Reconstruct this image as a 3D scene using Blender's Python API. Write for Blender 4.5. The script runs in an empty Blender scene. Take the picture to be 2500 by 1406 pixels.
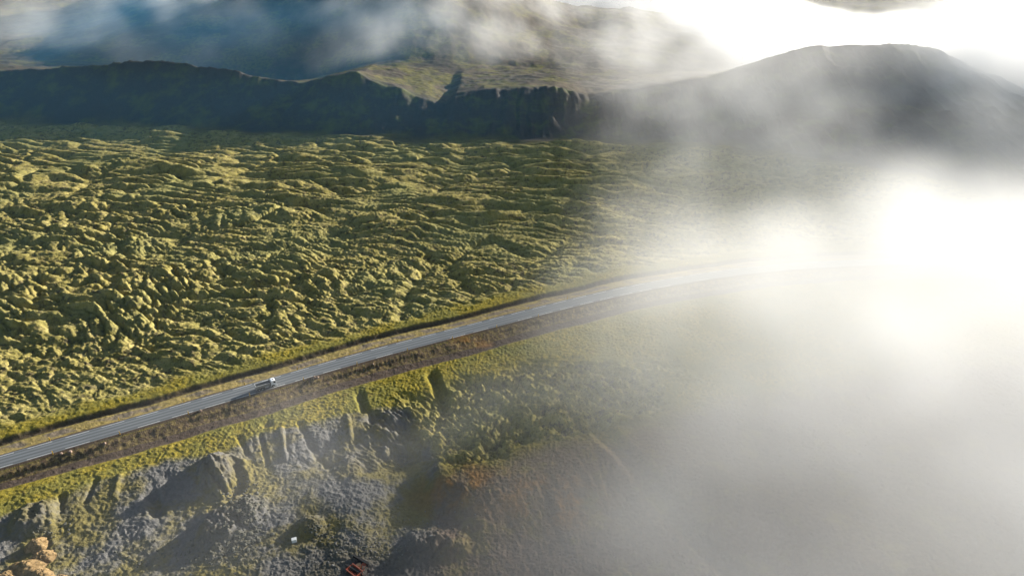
import bpy, bmesh, math, random
import numpy as np
from mathutils import Vector, Matrix

R = math.radians
scene = bpy.context.scene
COL = scene.collection

# ------------------------------------------------------------------ camera
CAM_H, PITCH, FPX = 140.0, R(27.1), 1667.0
cam = bpy.data.cameras.new('camera')
cam.sensor_width = 36.0
cam.lens = 36.0 * FPX / 2500.0
cam.clip_start, cam.clip_end = 1.0, 30000.0
cam_ob = bpy.data.objects.new('camera', cam)
COL.objects.link(cam_ob)
cam_ob.location = (0, 0, CAM_H)
cam_ob.rotation_euler = (R(90) - PITCH, 0, 0)
scene.camera = cam_ob

# ------------------------------------------------------------------ sky, sun, exposure
SUN_AZ, SUN_EL = R(49), R(14)
world = bpy.data.worlds.new('World')
scene.world = world
world.use_nodes = True
wn = world.node_tree
wn.nodes.clear()
w_out = wn.nodes.new('ShaderNodeOutputWorld')
w_bg = wn.nodes.new('ShaderNodeBackground')
w_sky = wn.nodes.new('ShaderNodeTexSky')
w_sky.sky_type = 'NISHITA'
w_sky.sun_disc = False
w_sky.sun_elevation = SUN_EL
w_sky.sun_rotation = SUN_AZ
w_sky.altitude = 300
w_bg.inputs['Strength'].default_value = 0.05
wn.links.new(w_sky.outputs[0], w_bg.inputs['Color'])
wn.links.new(w_bg.outputs[0], w_out.inputs['Surface'])

sun = bpy.data.lights.new('sun', 'SUN')
sun.energy = 5.0
sun.angle = R(0.5)
sun.color = (1.0, 0.94, 0.84)
sun_ob = bpy.data.objects.new('sun', sun)
COL.objects.link(sun_ob)
SUN_VEC = Vector((math.sin(SUN_AZ) * math.cos(SUN_EL), math.cos(SUN_AZ) * math.cos(SUN_EL), math.sin(SUN_EL)))
sun_ob.rotation_euler = SUN_VEC.to_track_quat('Z', 'Y').to_euler()
sun_ob.location = SUN_VEC * 400

scene.view_settings.view_transform = 'Standard'
scene.view_settings.look = 'None'
scene.view_settings.gamma = 1.0
scene.view_settings.exposure = 1.65
scene.cycles.max_bounces = 12
scene.cycles.diffuse_bounces = 1
scene.cycles.volume_bounces = 9
scene.cycles.volume_step_rate = 1.0
scene.cycles.transparent_max_bounces = 128
scene.cycles.use_denoising = True

# ------------------------------------------------------------------ survey helpers
SP, CP = math.sin(PITCH), math.cos(PITCH)

def gp(u, v, z=0.0):
    """ground point at height z that the survey photograph shows at u, v"""
    a, b = (u - 1250) / FPX, (v - 703) / FPX
    t = (CAM_H - z) / (SP + b * CP)
    return (t * a, t * (CP - b * SP))

def hp(u, v, Y):
    """point at forward distance Y -> x, y, height"""
    a, b = (u - 1250) / FPX, (v - 703) / FPX
    t = Y / (CP - b * SP)
    return (t * a, Y, CAM_H - t * (SP + b * CP))

# ------------------------------------------------------------------ noise
def _hash(ix, iy, seed):
    h = (ix.astype(np.uint32) * np.uint32(374761393) + iy.astype(np.uint32) * np.uint32(668265263)
         + np.uint32((seed * 2246822519) & 0xffffffff))
    h = (h ^ (h >> np.uint32(13))) * np.uint32(1274126177)
    return h ^ (h >> np.uint32(16))

_GA = np.linspace(0, 2 * np.pi, 256, endpoint=False)
_GX, _GY = np.cos(_GA).astype(np.float32), np.sin(_GA).astype(np.float32)

def pn(x, y, seed=0):
    """2-D gradient noise, about -0.7 .. 0.7"""
    fx, fy = np.floor(x), np.floor(y)
    ix, iy = fx.astype(np.int64), fy.astype(np.int64)
    dx, dy = (x - fx).astype(np.float32), (y - fy).astype(np.float32)
    u = dx * dx * dx * (dx * (dx * 6 - 15) + 10)
    v = dy * dy * dy * (dy * (dy * 6 - 15) + 10)
    def g(ox, oy):
        k = _hash(ix + ox, iy + oy, seed) & np.uint32(255)
        return _GX[k] * (dx - ox) + _GY[k] * (dy - oy)
    a = g(0, 0); b = g(1, 0); c = g(0, 1); d = g(1, 1)
    return (a + u * (b - a)) + v * ((c + u * (d - c)) - (a + u * (b - a)))

def fbm(x, y, seed, octv=4, gain=0.5):
    s = 0; a = 1.0; f = 1.0
    for i in range(octv):
        s = s + a * pn(x * f, y * f, seed + 17 * i); a *= gain; f *= 2.03
    return s

def bil(x, y, seed):
    """billow: rounded tops, sharp creases, 0 .. 1"""
    return np.minimum(np.abs(pn(x, y, seed)) * 2.0, 1.2)

def mnd(x, y, seed, k=1.9, p=0.62):
    """mounds: broad rounded tops parted by narrow steep hollows, 0 .. 1"""
    t = np.clip(np.abs(pn(x, y, seed)) * k, 0, 1)
    return t ** p

def pn3(x, y, z, seed=0):
    fx, fy, fz = np.floor(x), np.floor(y), np.floor(z)
    ix, iy, iz = fx.astype(np.int64), fy.astype(np.int64), fz.astype(np.int64)
    dx, dy, dz = (x - fx).astype(np.float32), (y - fy).astype(np.float32), (z - fz).astype(np.float32)
    u, v, w = [d * d * d * (d * (d * 6 - 15) + 10) for d in (dx, dy, dz)]
    rs = np.random.RandomState(11)
    G = rs.normal(size=(256, 3)); G = (G / np.linalg.norm(G, axis=1)[:, None]).astype(np.float32)
    def g(ox, oy, oz):
        k = _hash(ix + ox + (iz + oz) * 7919, iy + oy, seed) & np.uint32(255)
        q = G[k]
        return q[..., 0] * (dx - ox) + q[..., 1] * (dy - oy) + q[..., 2] * (dz - oz)
    def l(a, b, t): return a + t * (b - a)
    return l(l(l(g(0,0,0), g(1,0,0), u), l(g(0,1,0), g(1,1,0), u), v),
             l(l(g(0,0,1), g(1,0,1), u), l(g(0,1,1), g(1,1,1), u), v), w)

def sst(a, b, x):
    t = np.clip((x - a) / (b - a), 0, 1)
    return t * t * (3 - 2 * t)

# ------------------------------------------------------------------ the road's line
ROAD_W = 3.35
road_px = [(-420, 1247), (-200, 1186), (0, 1127), (300, 1041), (650, 940), (900, 865), (1200, 790), (1400, 737),
           (1600, 693), (1800, 662), (1950, 648), (2150, 638), (2400, 634)]
road_ctrl = [gp(u, v, 1.0) for u, v in road_px]

def spline(pts, n=12):
    p = [np.array(q) for q in pts]
    p = [2 * p[0] - p[1]] + p + [2 * p[-1] - p[-2]]
    out = []
    for i in range(1, len(p) - 2):
        for k in range(n):
            t = k / n
            out.append(0.5 * ((2 * p[i]) + (-p[i-1] + p[i+1]) * t + (2*p[i-1] - 5*p[i] + 4*p[i+1] - p[i+2]) * t*t
                              + (-p[i-1] + 3*p[i] - 3*p[i+1] + p[i+2]) * t**3))
    out.append(p[-2])
    return np.array(out)

ROAD = spline(road_ctrl, 8)
for _ in range(40):                                   # even out survey jitter
    ROAD[1:-1] = 0.25 * ROAD[:-2] + 0.5 * ROAD[1:-1] + 0.25 * ROAD[2:]
_seg = ROAD[1:] - ROAD[:-1]
_sl = np.linalg.norm(_seg, axis=1)
ROAD_S = np.concatenate([[0], np.cumsum(_sl)])

def polyline_dist(px, py, P, want_side=True):
    """signed distance (left of travel positive) and arclength to a polyline"""
    best = np.full(px.shape, 1e9, np.float32); side = np.ones(px.shape, np.float32); arc = np.zeros(px.shape, np.float32)
    s0 = 0.0
    for i in range(len(P) - 1):
        a, b = P[i], P[i + 1]
        d = b - a; L = math.hypot(*d)
        if L < 1e-6: continue
        t = np.clip(((px - a[0]) * d[0] + (py - a[1]) * d[1]) / (L * L), 0, 1)
        qx, qy = a[0] + t * d[0], a[1] + t * d[1]
        dd = np.hypot(px - qx, py - qy)
        m = dd < best
        best = np.where(m, dd, best)
        cr = d[0] * (py - a[1]) - d[1] * (px - a[0])
        side = np.where(m, np.where(cr >= 0, 1, -1), side)
        arc = np.where(m, s0 + t * L, arc)
        s0 += L
    return best * side, arc

def road_at(s):
    x = np.interp(s, ROAD_S, ROAD[:, 0]); y = np.interp(s, ROAD_S, ROAD[:, 1])
    x2 = np.interp(s + 0.5, ROAD_S, ROAD[:, 0]); y2 = np.interp(s + 0.5, ROAD_S, ROAD[:, 1])
    t = Vector((x2 - x, y2 - y, 0)).normalized()
    return Vector((x, y, 0)), t, Vector((-t.y, t.x, 0))

# ------------------------------------------------------------------ quarry outline
Q_RIM = [(-300, 1370), (-100, 1290), (0, 1262), (87, 1232), (173, 1203), (225, 1175), (300, 1160), (404, 1123), (500, 1112), (560, 1104), (600, 1076), (640, 1060), (737, 1044), (801, 1022),
         (870, 1010), (930, 996), (1000, 994), (1030, 1030), (1062, 1085), (1090, 1140), (1095, 1180)]
Q_FOOT = [(1150, 1205), (1300, 1160), (1450, 1120), (1600, 1130), (1760, 1180), (1950, 1260), (2300, 1500)]
Q_POLY = np.array([gp(u, v, -1) for u, v in Q_RIM] + [gp(u, v, -4) for u, v in Q_FOOT] + [(160, 40), (-260, 40), (-330, 100)])

def in_poly(px, py, P):
    c = np.zeros(px.shape, bool); n = len(P)
    for i in range(n):
        a, b = P[i], P[(i + 1) % n]
        cond = ((a[1] > py) != (b[1] > py))
        if a[1] == b[1]: continue
        xi = (b[0] - a[0]) * (py - a[1]) / (b[1] - a[1]) + a[0]
        c ^= cond & (px < xi)
    return c

# ------------------------------------------------------------------ hills: lines lofted along the view depth
def line(pts):
    a = np.array([hp(*p) for p in pts]); a = a[np.argsort(a[:, 0])]
    return a
BASE = [(-600, 288, 0), (0, 296, 0), (300, 302, 0), (700, 322, 0), (1000, 336, 0), (1400, 343, 0), (1700, 352, 0), (1950, 380, 0), (2200, 420, 0), (2500, 470, 0), (3200, 520, 0)]
L0 = np.array([(*gp(u, v), 0.0) for u, v, _ in BASE])
L1 = line([(-900, 150, 660), (-300, 165, 660), (0, 172, 650), (200, 162, 645), (320, 152, 640), (430, 150, 635), (480, 159, 630), (560, 172, 625), (620, 184, 622), (690, 199, 620), (745, 201, 618),
           (800, 187, 612), (870, 176, 606), (910, 198, 600), (960, 214, 596), (1010, 232, 590), (1050, 246, 586), (1085, 262, 583), (1110, 236, 586),
           (1180, 220, 590), (1300, 213, 592), (1360, 214, 592), (1400, 226, 590), (1440, 238, 588), (1490, 227, 592), (1600, 208, 600), (1720, 190, 606),
           (1770, 178, 610), (1830, 156, 615), (1900, 132, 620), (1990, 112, 626), (2060, 111, 630), (2120, 108, 632), (2180, 105, 634), (2270, 115, 634), (2310, 128, 632),
           (2360, 155, 630), (2420, 185, 626), (2520, 225, 620), (2800, 260, 610), (3400, 250, 620)])
L2 = line([(-900, 120, 800), (-200, 132, 800), (0, 138, 800), (250, 150, 790), (450, 180, 780), (600, 196, 776), (720, 203, 775), (820, 180, 772), (900, 150, 768), (1000, 140, 766),
           (1200, 158, 766), (1450, 168, 766), (1650, 165, 766), (1800, 190, 766), (2000, 230, 770), (2400, 260, 775), (3400, 240, 790)])
L3 = line([(-900, 40, 1010), (-200, 70, 1010), (0, 78, 1010), (150, 70, 1000), (250, 52, 990), (350, 20, 985), (500, -25, 985), (700, -60, 980), (820, -90, 980), (900, -110, 990), (1000, -120, 1000), (1060, -120, 1010),  # crest above the view raised so that it shades the left valley
           (1120, -110, 1020), (1200, -70, 1030), (1270, -40, 1040), (1310, -15, 1042), (1345, 2, 1045), (1400, 18, 1050), (1500, 18, 1050), (1600, 31, 1050), (1700, 41, 1050), (1735, 36, 1050), (1765, 51, 1050), (1850, 66, 1050),
           (1950, 84, 1050), (2100, 120, 1050), (2400, 150, 1050), (3400, 150, 1080)])
L4 = line([(-1200, 10, 1350), (0, 20, 1350), (150, 30, 1340), (260, 12, 1330), (400, -90, 1300), (900, -130, 1300), (1150, -90, 1300), (1300, 60, 1350), (1700, 80, 1350), (2300, 80, 1350), (3600, 80, 1350)])
L5 = line([(-2000, -130, 2700), (300, -100, 2700), (1000, -150, 2700), (1800, -70, 2600), (2100, -90, 2600), (2500, -170, 2600), (4000, -150, 2600)])
LINES = [L0, L1, L2, L3, L4, L5]

def hills(x, y):
    Y = [np.interp(x, L[:, 0], L[:, 1]) for L in LINES]
    H = [np.interp(x, L[:, 0], L[:, 2]) for L in LINES]
    z = np.zeros(x.shape)
    for i in range(len(LINES) - 1):
        t = np.clip((y - Y[i]) / np.maximum(Y[i + 1] - Y[i], 1), 0, 1)
        if i == 0: t = t * (0.65 + 0.35 * t)          # the wall steepens to its rim
        elif i == 1: t = 1 - (1 - t) ** 1.5
        m = (y >= Y[i]) & (y < Y[i + 1])
        z = np.where(m, H[i] + (H[i + 1] - H[i]) * t, z)
    z = np.where(y >= Y[-1], H[-1], z)
    return z, Y

# ------------------------------------------------------------------ heaps of the quarry: x, y, radius, height
def heap_list():
    H = []
    for (u, v, z, r, h) in [(560, 1285, -5, 8, 3.4), (525, 1322, -5, 6, 2.4), (610, 1265, -5, 6, 2.2), (555, 1172, -4, 7, 2.6), (525, 1158, -4, 5, 2.6),
                            (762, 1298, -5, 4, 3.2), (1040, 1320, -5, 5, 2.8), (1100, 1330, -5, 6, 2.6), (1010, 1350, -5, 4, 2.0),
                            (850, 1150, -4, 5, 2.4), (95, 1288, -4, 6, 3.2)]:
        x, y = gp(u, v, z); H.append((x, y, r, h))
    return H
HEAPS = heap_list()

def terrain(x, y):
    """height and surface masks for arrays of ground positions"""
    far = y > 440
    r = np.hypot(x, y)
    hz, HY = hills(x, y)
    # --- lava field
    wx = x + 9 * pn(x / 40, y / 40, 3) + 3 * pn(x / 13, y / 13, 4)
    wy = y + 9 * pn(x / 40, y / 40, 5) + 3 * pn(x / 13, y / 13, 6)
    farw = sst(250, 370, y + 0.35 * x)                             # far: ridges lie across the view; near: lumps
    def turn(deg):
        c_, s_ = math.cos(R(deg)), math.sin(R(deg))
        return c_ * wx + s_ * wy, -s_ * wx + c_ * wy
    p1, q1 = turn(-32); p2, q2 = turn(-12); p3, q3 = turn(-22)
    calm = 0.60 + 0.65 * sst(-0.35, 0.30, fbm(x / 85, y / 60, 29, 2))          # quieter and rougher stretches
    la = mnd(wx / 85, wy / 17, 21) * 3.8 + mnd(p2 / 46, q2 / 9.0, 22) * 3.3
    lb = mnd(p1 / 17, q1 / 6.0, 23) * 2.5 + mnd(p2 / 31, q2 / 9.0, 24) * 2.7
    lava = (lb * (1 - farw) + la * farw) * calm
    lava += 1.6 * fbm(x / 60, y / 60, 30, 2)
    cl = mnd(p3 / 7.2, q3 / 3.4, 25) * (1 - farw) + mnd(wx / 14.0, wy / 4.0, 28) * farw; lava += 1.1 * cl * calm
    cl2 = bil(p3 / 2.9, q3 / 1.5, 26); lava += 0.85 * cl2 * (1 - 0.45 * farw)
    lava += 0.42 * bil(x / 1.2, y / 0.85, 27) * (r < 430)
    lava -= 2.2 * np.clip(0.10 - np.abs(pn(x / 46, y / 46, 33)), 0, 0.10) / 0.10 * (pn(x / 90, y / 90, 34) > 0.0)   # collapsed cracks
    lava -= 4.8
    # --- road corridor
    d = np.full(x.shape, 200.0, np.float32); s = np.zeros(x.shape, np.float32)
    m = (y < 420) & (y > 20) & (np.abs(x) < 420)
    d[m], s[m] = polyline_dist(x[m], y[m], ROAD)
    near_m = (y < 420)
    d = np.where(near_m & ~m, np.where(y > 240, 200, -200), d)
    dj = d + 0.28 * fbm(x / 9, y / 9, 41, 3) + 1.5 * fbm(x / 37, y / 37, 40, 2)
    dj = np.where(d < -4.6, np.minimum(dj, -4.3) * np.interp(s, [30, 40, 70, 112, 200], [1.42, 1.36, 1.14, 1.05, 1.04]), dj)
    fine = 0.16 * fbm(x / 1.3, y / 1.3, 42, 3) + 0.25 * fbm(x / 6, y / 6, 43, 3)
    grassbump = 0.30 * bil(x / 1.4, y / 1.3, 44) + 0.18 * bil(x / 0.7, y / 0.7, 45)
    prof_d = np.array([-200, -34, -26, -18, -16, -14.6, -13.5, -9.5, -8.6, -4.2, -3.6, 3.6, 4.6, 6.2, 10.0, 11.2, 11.9, 13.2, 16, 26, 200])
    prof_z = np.array([-0.4, -0.4, -0.2, -0.5, -0.7, -1.1, -1.45, -1.55, -1.4, 0.75, 1.0, 1.0, 0.55, 0.1, 0.0, -0.6, -0.7, 0.95, 1.1, 0.6, 0])
    prof = np.interp(np.where(np.abs(d) < 6, d, dj), prof_d, prof_z)
    onroad = 1 - sst(3.4, 4.4, np.abs(d))
    edge_n = 5 * fbm(x / 16, y / 16, 46, 3)
    lava_w = np.where(d > 0, sst(16, 26, d + edge_n) * (0.55 + 0.45 * sst(24, 70, d)), 0)
    # mossy lava below the road on the right
    Lx, Ly = gp(1290, 1010)
    e = np.hypot((x - Lx) / 62, (y - Ly - 5 - 0.30 * (x - Lx)) / 24)
    lava_r = (1 - sst(0.72, 1.08, e + 0.35 * fbm(x / 22, y / 22, 47, 3))) * (d < -14) * sst(-14, -24, d)
    lava_w = np.maximum(lava_w, lava_r)
    z = prof + (1 - onroad) * (fine * sst(3.8, 6, np.abs(d)) + grassbump * sst(13, 16, np.abs(d)) * (1 - lava_w))
    z = z + lava_w * (lava - 0.2 * prof) * np.where(d < 0, 1.0, 1)
    z = z + lava_r * (0.9 * mnd(x / 4.2, y / 3.0, 85) + 0.6 * cl2 + 0.35 * bil(x / 1.2, y / 0.9, 86) - 0.6)
    # --- quarry
    qm = (y < 260) & (y > 10) & (np.abs(x) < 330)
    inside = np.zeros(x.shape, bool); qd = np.full(x.shape, 99.0, np.float32); qs = np.zeros(x.shape, np.float32)
    inside[qm] = in_poly(x[qm], y[qm], Q_POLY)
    rim = Q_POLY[:len(Q_RIM)]
    ring = np.vstack([Q_POLY, Q_POLY[:1]])
    dq, sq = polyline_dist(x[qm], y[qm], ring)
    qd[qm] = np.abs(dq); qs[qm] = sq
    qdj = qd + 2.2 * fbm(x / 14, y / 14, 51, 3) + 0.9 * fbm(qs / 4.0, qd / 22, 52, 3)
    dep_w = np.where(inside, 1, 0)
    cliff = sst(gp(900, 1060)[0], gp(1010, 1060)[0], x)
    steep = 24.0 - 15.0 * cliff
    soft = sst(gp(1100, 1180)[0], gp(1180, 1200)[0], x)
    steep = steep + soft * 14
    k = np.clip(qdj / steep, 0, 1)
    drop = (2.4 + 2.4 * cliff) * (k * k * (3 - 2 * k)) * dep_w
    gully = (np.abs(pn(qs / 3.4 + 0.8 * pn(x / 9, y / 9, 53), qd / 30, 54)) * 2.4 + 0.7 * np.abs(pn(qs / 1.5, qd / 14, 56))) * np.sin(np.clip(k, 0, 1) * math.pi) * dep_w * (1 - soft * 0.6)
    floor_n = 1.0 * fbm(x / 22, y / 22, 57, 4) + 0.25 * bil(x / 4, y / 4, 58) * sst(-0.15, 0.35, fbm(x / 18, y / 18, 59, 2)) + 0.22 * fbm(x / 2.2, y / 2.2, 60, 3) + 0.10 * bil(x / 0.8, y / 0.8, 67) * sst(-0.1, 0.3, fbm(x / 12, y / 12, 83, 2))
    rough_q = dep_w * sst(0.0, 0.25, k) * (0.24 * fbm(x / 5, y / 5, 68, 4) * (1 - 0.6 * soft) + 0.10 * fbm(x / 1.2, y / 1.2, 69, 2))
    z = z + rough_q - drop + gully * (0.34 + 0.5 * cliff) + dep_w * sst(0.3, 1, k) * floor_n
    rub = np.zeros(x.shape)
    for i, (hx, hy, hr, hh) in enumerate(HEAPS):
        mm = np.hypot(x - hx, y - hy) < hr * 1.6
        if not mm.any(): continue
        rr = np.hypot(x[mm] - hx, y[mm] - hy) / hr + 0.28 * fbm(x[mm] / 5, y[mm] / 5, 70 + i, 3)
        hb = hh * np.clip(1 - rr, 0, 1) ** 0.75
        hb = hb + np.clip(1.15 - rr, 0, 1).clip(0, 0.4) * (1.6 * bil(x[mm] / 1.9, y[mm] / 1.9, 90 + i) + 0.7 * bil(x[mm] / 0.9, y[mm] / 0.9, 95))
        z[mm] += hb; rub[mm] = np.maximum(rub[mm], np.clip(1.2 - rr, 0, 1))
    # lower right: an old track cut through the slope
    tp = np.array([gp(u, v, -8) for u, v in [(1440, 1070), (1480, 1110), (1560, 1190), (1640, 1270), (1720, 1350), (1800, 1430)]])
    td = np.full(x.shape, 99.0, np.float32)
    tm = qm & (x > -20) & (x < 140) & (y < 230)
    td[tm] = np.abs(polyline_dist(x[tm], y[tm], tp)[0])
    z = z - 1.8 * (1 - sst(1.5, 5.0, td))
    # gullies running down through the grass bank
    for pts, dep, wd in (([(1048, 893), (1058, 925), (1078, 965), (1085, 1000)], 2.6, 3.2), ([(862, 935), (878, 965), (890, 1005)], 1.6, 2.2), ([(640, 1015), (655, 1040)], 1.5, 2.5)):
        gm = qm & (np.abs(x) < 120) & (y > 150)
        gd = np.abs(polyline_dist(x[gm], y[gm], np.array([gp(u, v, -1) for u, v in pts]))[0])
        z[gm] -= dep * sst(-17, -22, d[gm]) * (1 - sst(0.3, wd, gd + 0.6 * fbm(x[gm] / 5, y[gm] / 5, 66, 2)))
    # digger cuts and spoil ridges on the quarry floor
    for pts, dep, wd in (([(578, 1148), (592, 1188), (566, 1232)], -1.8, 2.4), ([(500, 1168), (545, 1222)], 1.3, 1.1), ([(520, 1158), (560, 1206)], 1.3, 1.0),
                         ([(372, 1222), (386, 1258)], -1.7, 2.8), ([(588, 1082), (606, 1122)], -0.9, 1.3), ([(640, 1078), (655, 1140)], -0.9, 1.2), ([(690, 1062), (700, 1130)], 0.8, 1.0),
                         ([(735, 1050), (770, 1110), (800, 1135)], -1.0, 1.6), ([(850, 1030), (862, 1090)], 0.7, 1.2), ([(905, 1020), (912, 1090)], -0.7, 1.4), ([(240, 1190), (215, 1240)], -0.8, 1.3),
                         ([(160, 1225), (150, 1262)], -1.2, 1.6), ([(95, 1255), (90, 1285)], -1.6, 2.2), ([(300, 1180), (285, 1225)], 0.7, 1.1)):
        gm = qm & (x < 60) & (y < 200) & (y > 90)
        gd = np.abs(polyline_dist(x[gm], y[gm], np.array([gp(u, v, -3) for u, v in pts]))[0])
        z[gm] += dep * (1 - sst(0.2, wd, gd + 0.5 * fbm(x[gm] / 3, y[gm] / 3, 84, 2)))
    # --- blend into the hills
    bn = 16 * fbm(x / 45, y / 45, 82, 3)
    w = sst(-16, 8, y - HY[0] + bn)
    hn = fbm(x / 90, y / 90, 61, 5)
    wallm = sst(0, 12, y - HY[0]) * (1 - sst(-4, 10, y - HY[1]))
    hd = 7.0 * hn * sst(0, 60, y - HY[1]) * (0.4 + 0.6 * sst(100, 400, y - HY[1])) + 1.6 * fbm(x / 18, y / 18, 62, 5) * sst(0, 25, y - HY[0])
    rib = np.abs(pn(x / 11 + 0.8 * pn(x / 30, y / 30, 63), y / 60, 64)) * 4.5 + 1.5 * np.abs(pn(x / 4.5, y / 30, 65))
    hd = hd + wallm * (1.3 * (rib - 1.0) * (0.4 + 0.6 * sst(-120, 30, x)) + 3.0 * fbm(x / 30, y / 30, 81, 4)) * (1 - 0.85 * sst(-22, 2, y - HY[1]) * sst(40, 150, x))
    # canyon behind the notch
    zz = z * (1 - w) + (hz + hd) * w
    lavaw = lava_w * (1 - w)
    masks = dict(lava=np.where(d > 0, sst(16, 26, d + edge_n), lava_w) * (1 - w), hill=w, d=d, dj=dj, quarry=dep_w * sst(-1.0, 3.0, qdj), slope=dep_w * (1 - sst(0.75, 1.1, k)), rub=rub, soft=soft * dep_w, track=(1 - sst(2, 6, td)),
                 beyond=sst(0, 20, y - HY[1]), s=s)
    return zz, masks

# ------------------------------------------------------------------ materials
def nt(name):
    m = bpy.data.materials.new(name); m.use_nodes = True
    t = m.node_tree; t.nodes.clear()
    out = t.nodes.new('ShaderNodeOutputMaterial')
    return m, t, out

class N:
    """small node-writing helper"""
    def __init__(s, t): s.t = t
    def new(s, k, **kw):
        n = s.t.nodes.new(k)
        for a, v in kw.items(): setattr(n, a, v)
        return n
    def link(s, a, b): s.t.links.new(a, b)
    def attr(s, name): return s.new('ShaderNodeAttribute', attribute_name=name).outputs['Fac']
    def noise(s, vec, scale, detail=4, rough=0.55, lo=None, hi=None):
        n = s.new('ShaderNodeTexNoise'); n.inputs['Scale'].default_value = scale
        n.inputs['Detail'].default_value = detail; n.inputs['Roughness'].default_value = rough
        if vec is not None: s.link(vec, n.inputs['Vector'])
        o = n.outputs['Fac']
        if lo is not None:
            r = s.new('ShaderNodeMapRange', interpolation_type='SMOOTHSTEP')
            r.inputs[1].default_value = lo; r.inputs[2].default_value = hi
            s.link(o, r.inputs[0]); o = r.outputs[0]
        return o
    def mix(s, fac, a, b, mode='MIX'):
        n = s.new('ShaderNodeMix', data_type='RGBA', blend_type=mode)
        for i, v in ((0, fac), (6, a), (7, b)):
            if hasattr(v, 'links'): s.link(v, n.inputs[i])
            else: n.inputs[i].default_value = v if i == 0 else (*v, 1)
        return n.outputs[2]
    def math(s, op, a, b=0.0):
        n = s.new('ShaderNodeMath', operation=op)
        for i, v in ((0, a), (1, b)):
            if hasattr(v, 'links'): s.link(v, n.inputs[i])
            else: n.inputs[i].default_value = v
        return n.outputs[0]
    def ramp(s, fac, stops):
        n = s.new('ShaderNodeValToRGB'); e = n.color_ramp.elements
        while len(e) < len(stops): e.new(0.5)
        for k, (p, c) in enumerate(stops): e[k].position = p; e[k].color = (*c, 1)
        s.link(fac, n.inputs[0]); return n.outputs[0]
    def surf(s, out, color, rough=0.9, spec=0.1, bump=None, bump_d=0.1, **kw):
        b = s.new('ShaderNodeBsdfPrincipled')
        for k, v in (('Base Color', color), ('Roughness', rough), ('Specular IOR Level', spec)):
            if hasattr(v, 'links'): s.link(v, b.inputs[k])
            else: b.inputs[k].default_value = (*v, 1) if k == 'Base Color' else v
        for k, v in kw.items(): b.inputs[k.replace('_', ' ')].default_value = v
        if bump is not None:
            bn = s.new('ShaderNodeBump'); bn.inputs['Distance'].default_value = bump_d; bn.inputs['Strength'].default_value = 1
            s.link(bump, bn.inputs['Height']); s.link(bn.outputs[0], b.inputs['Normal'])
        s.link(b.outputs[0], out.inputs['Surface']); return b

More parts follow.
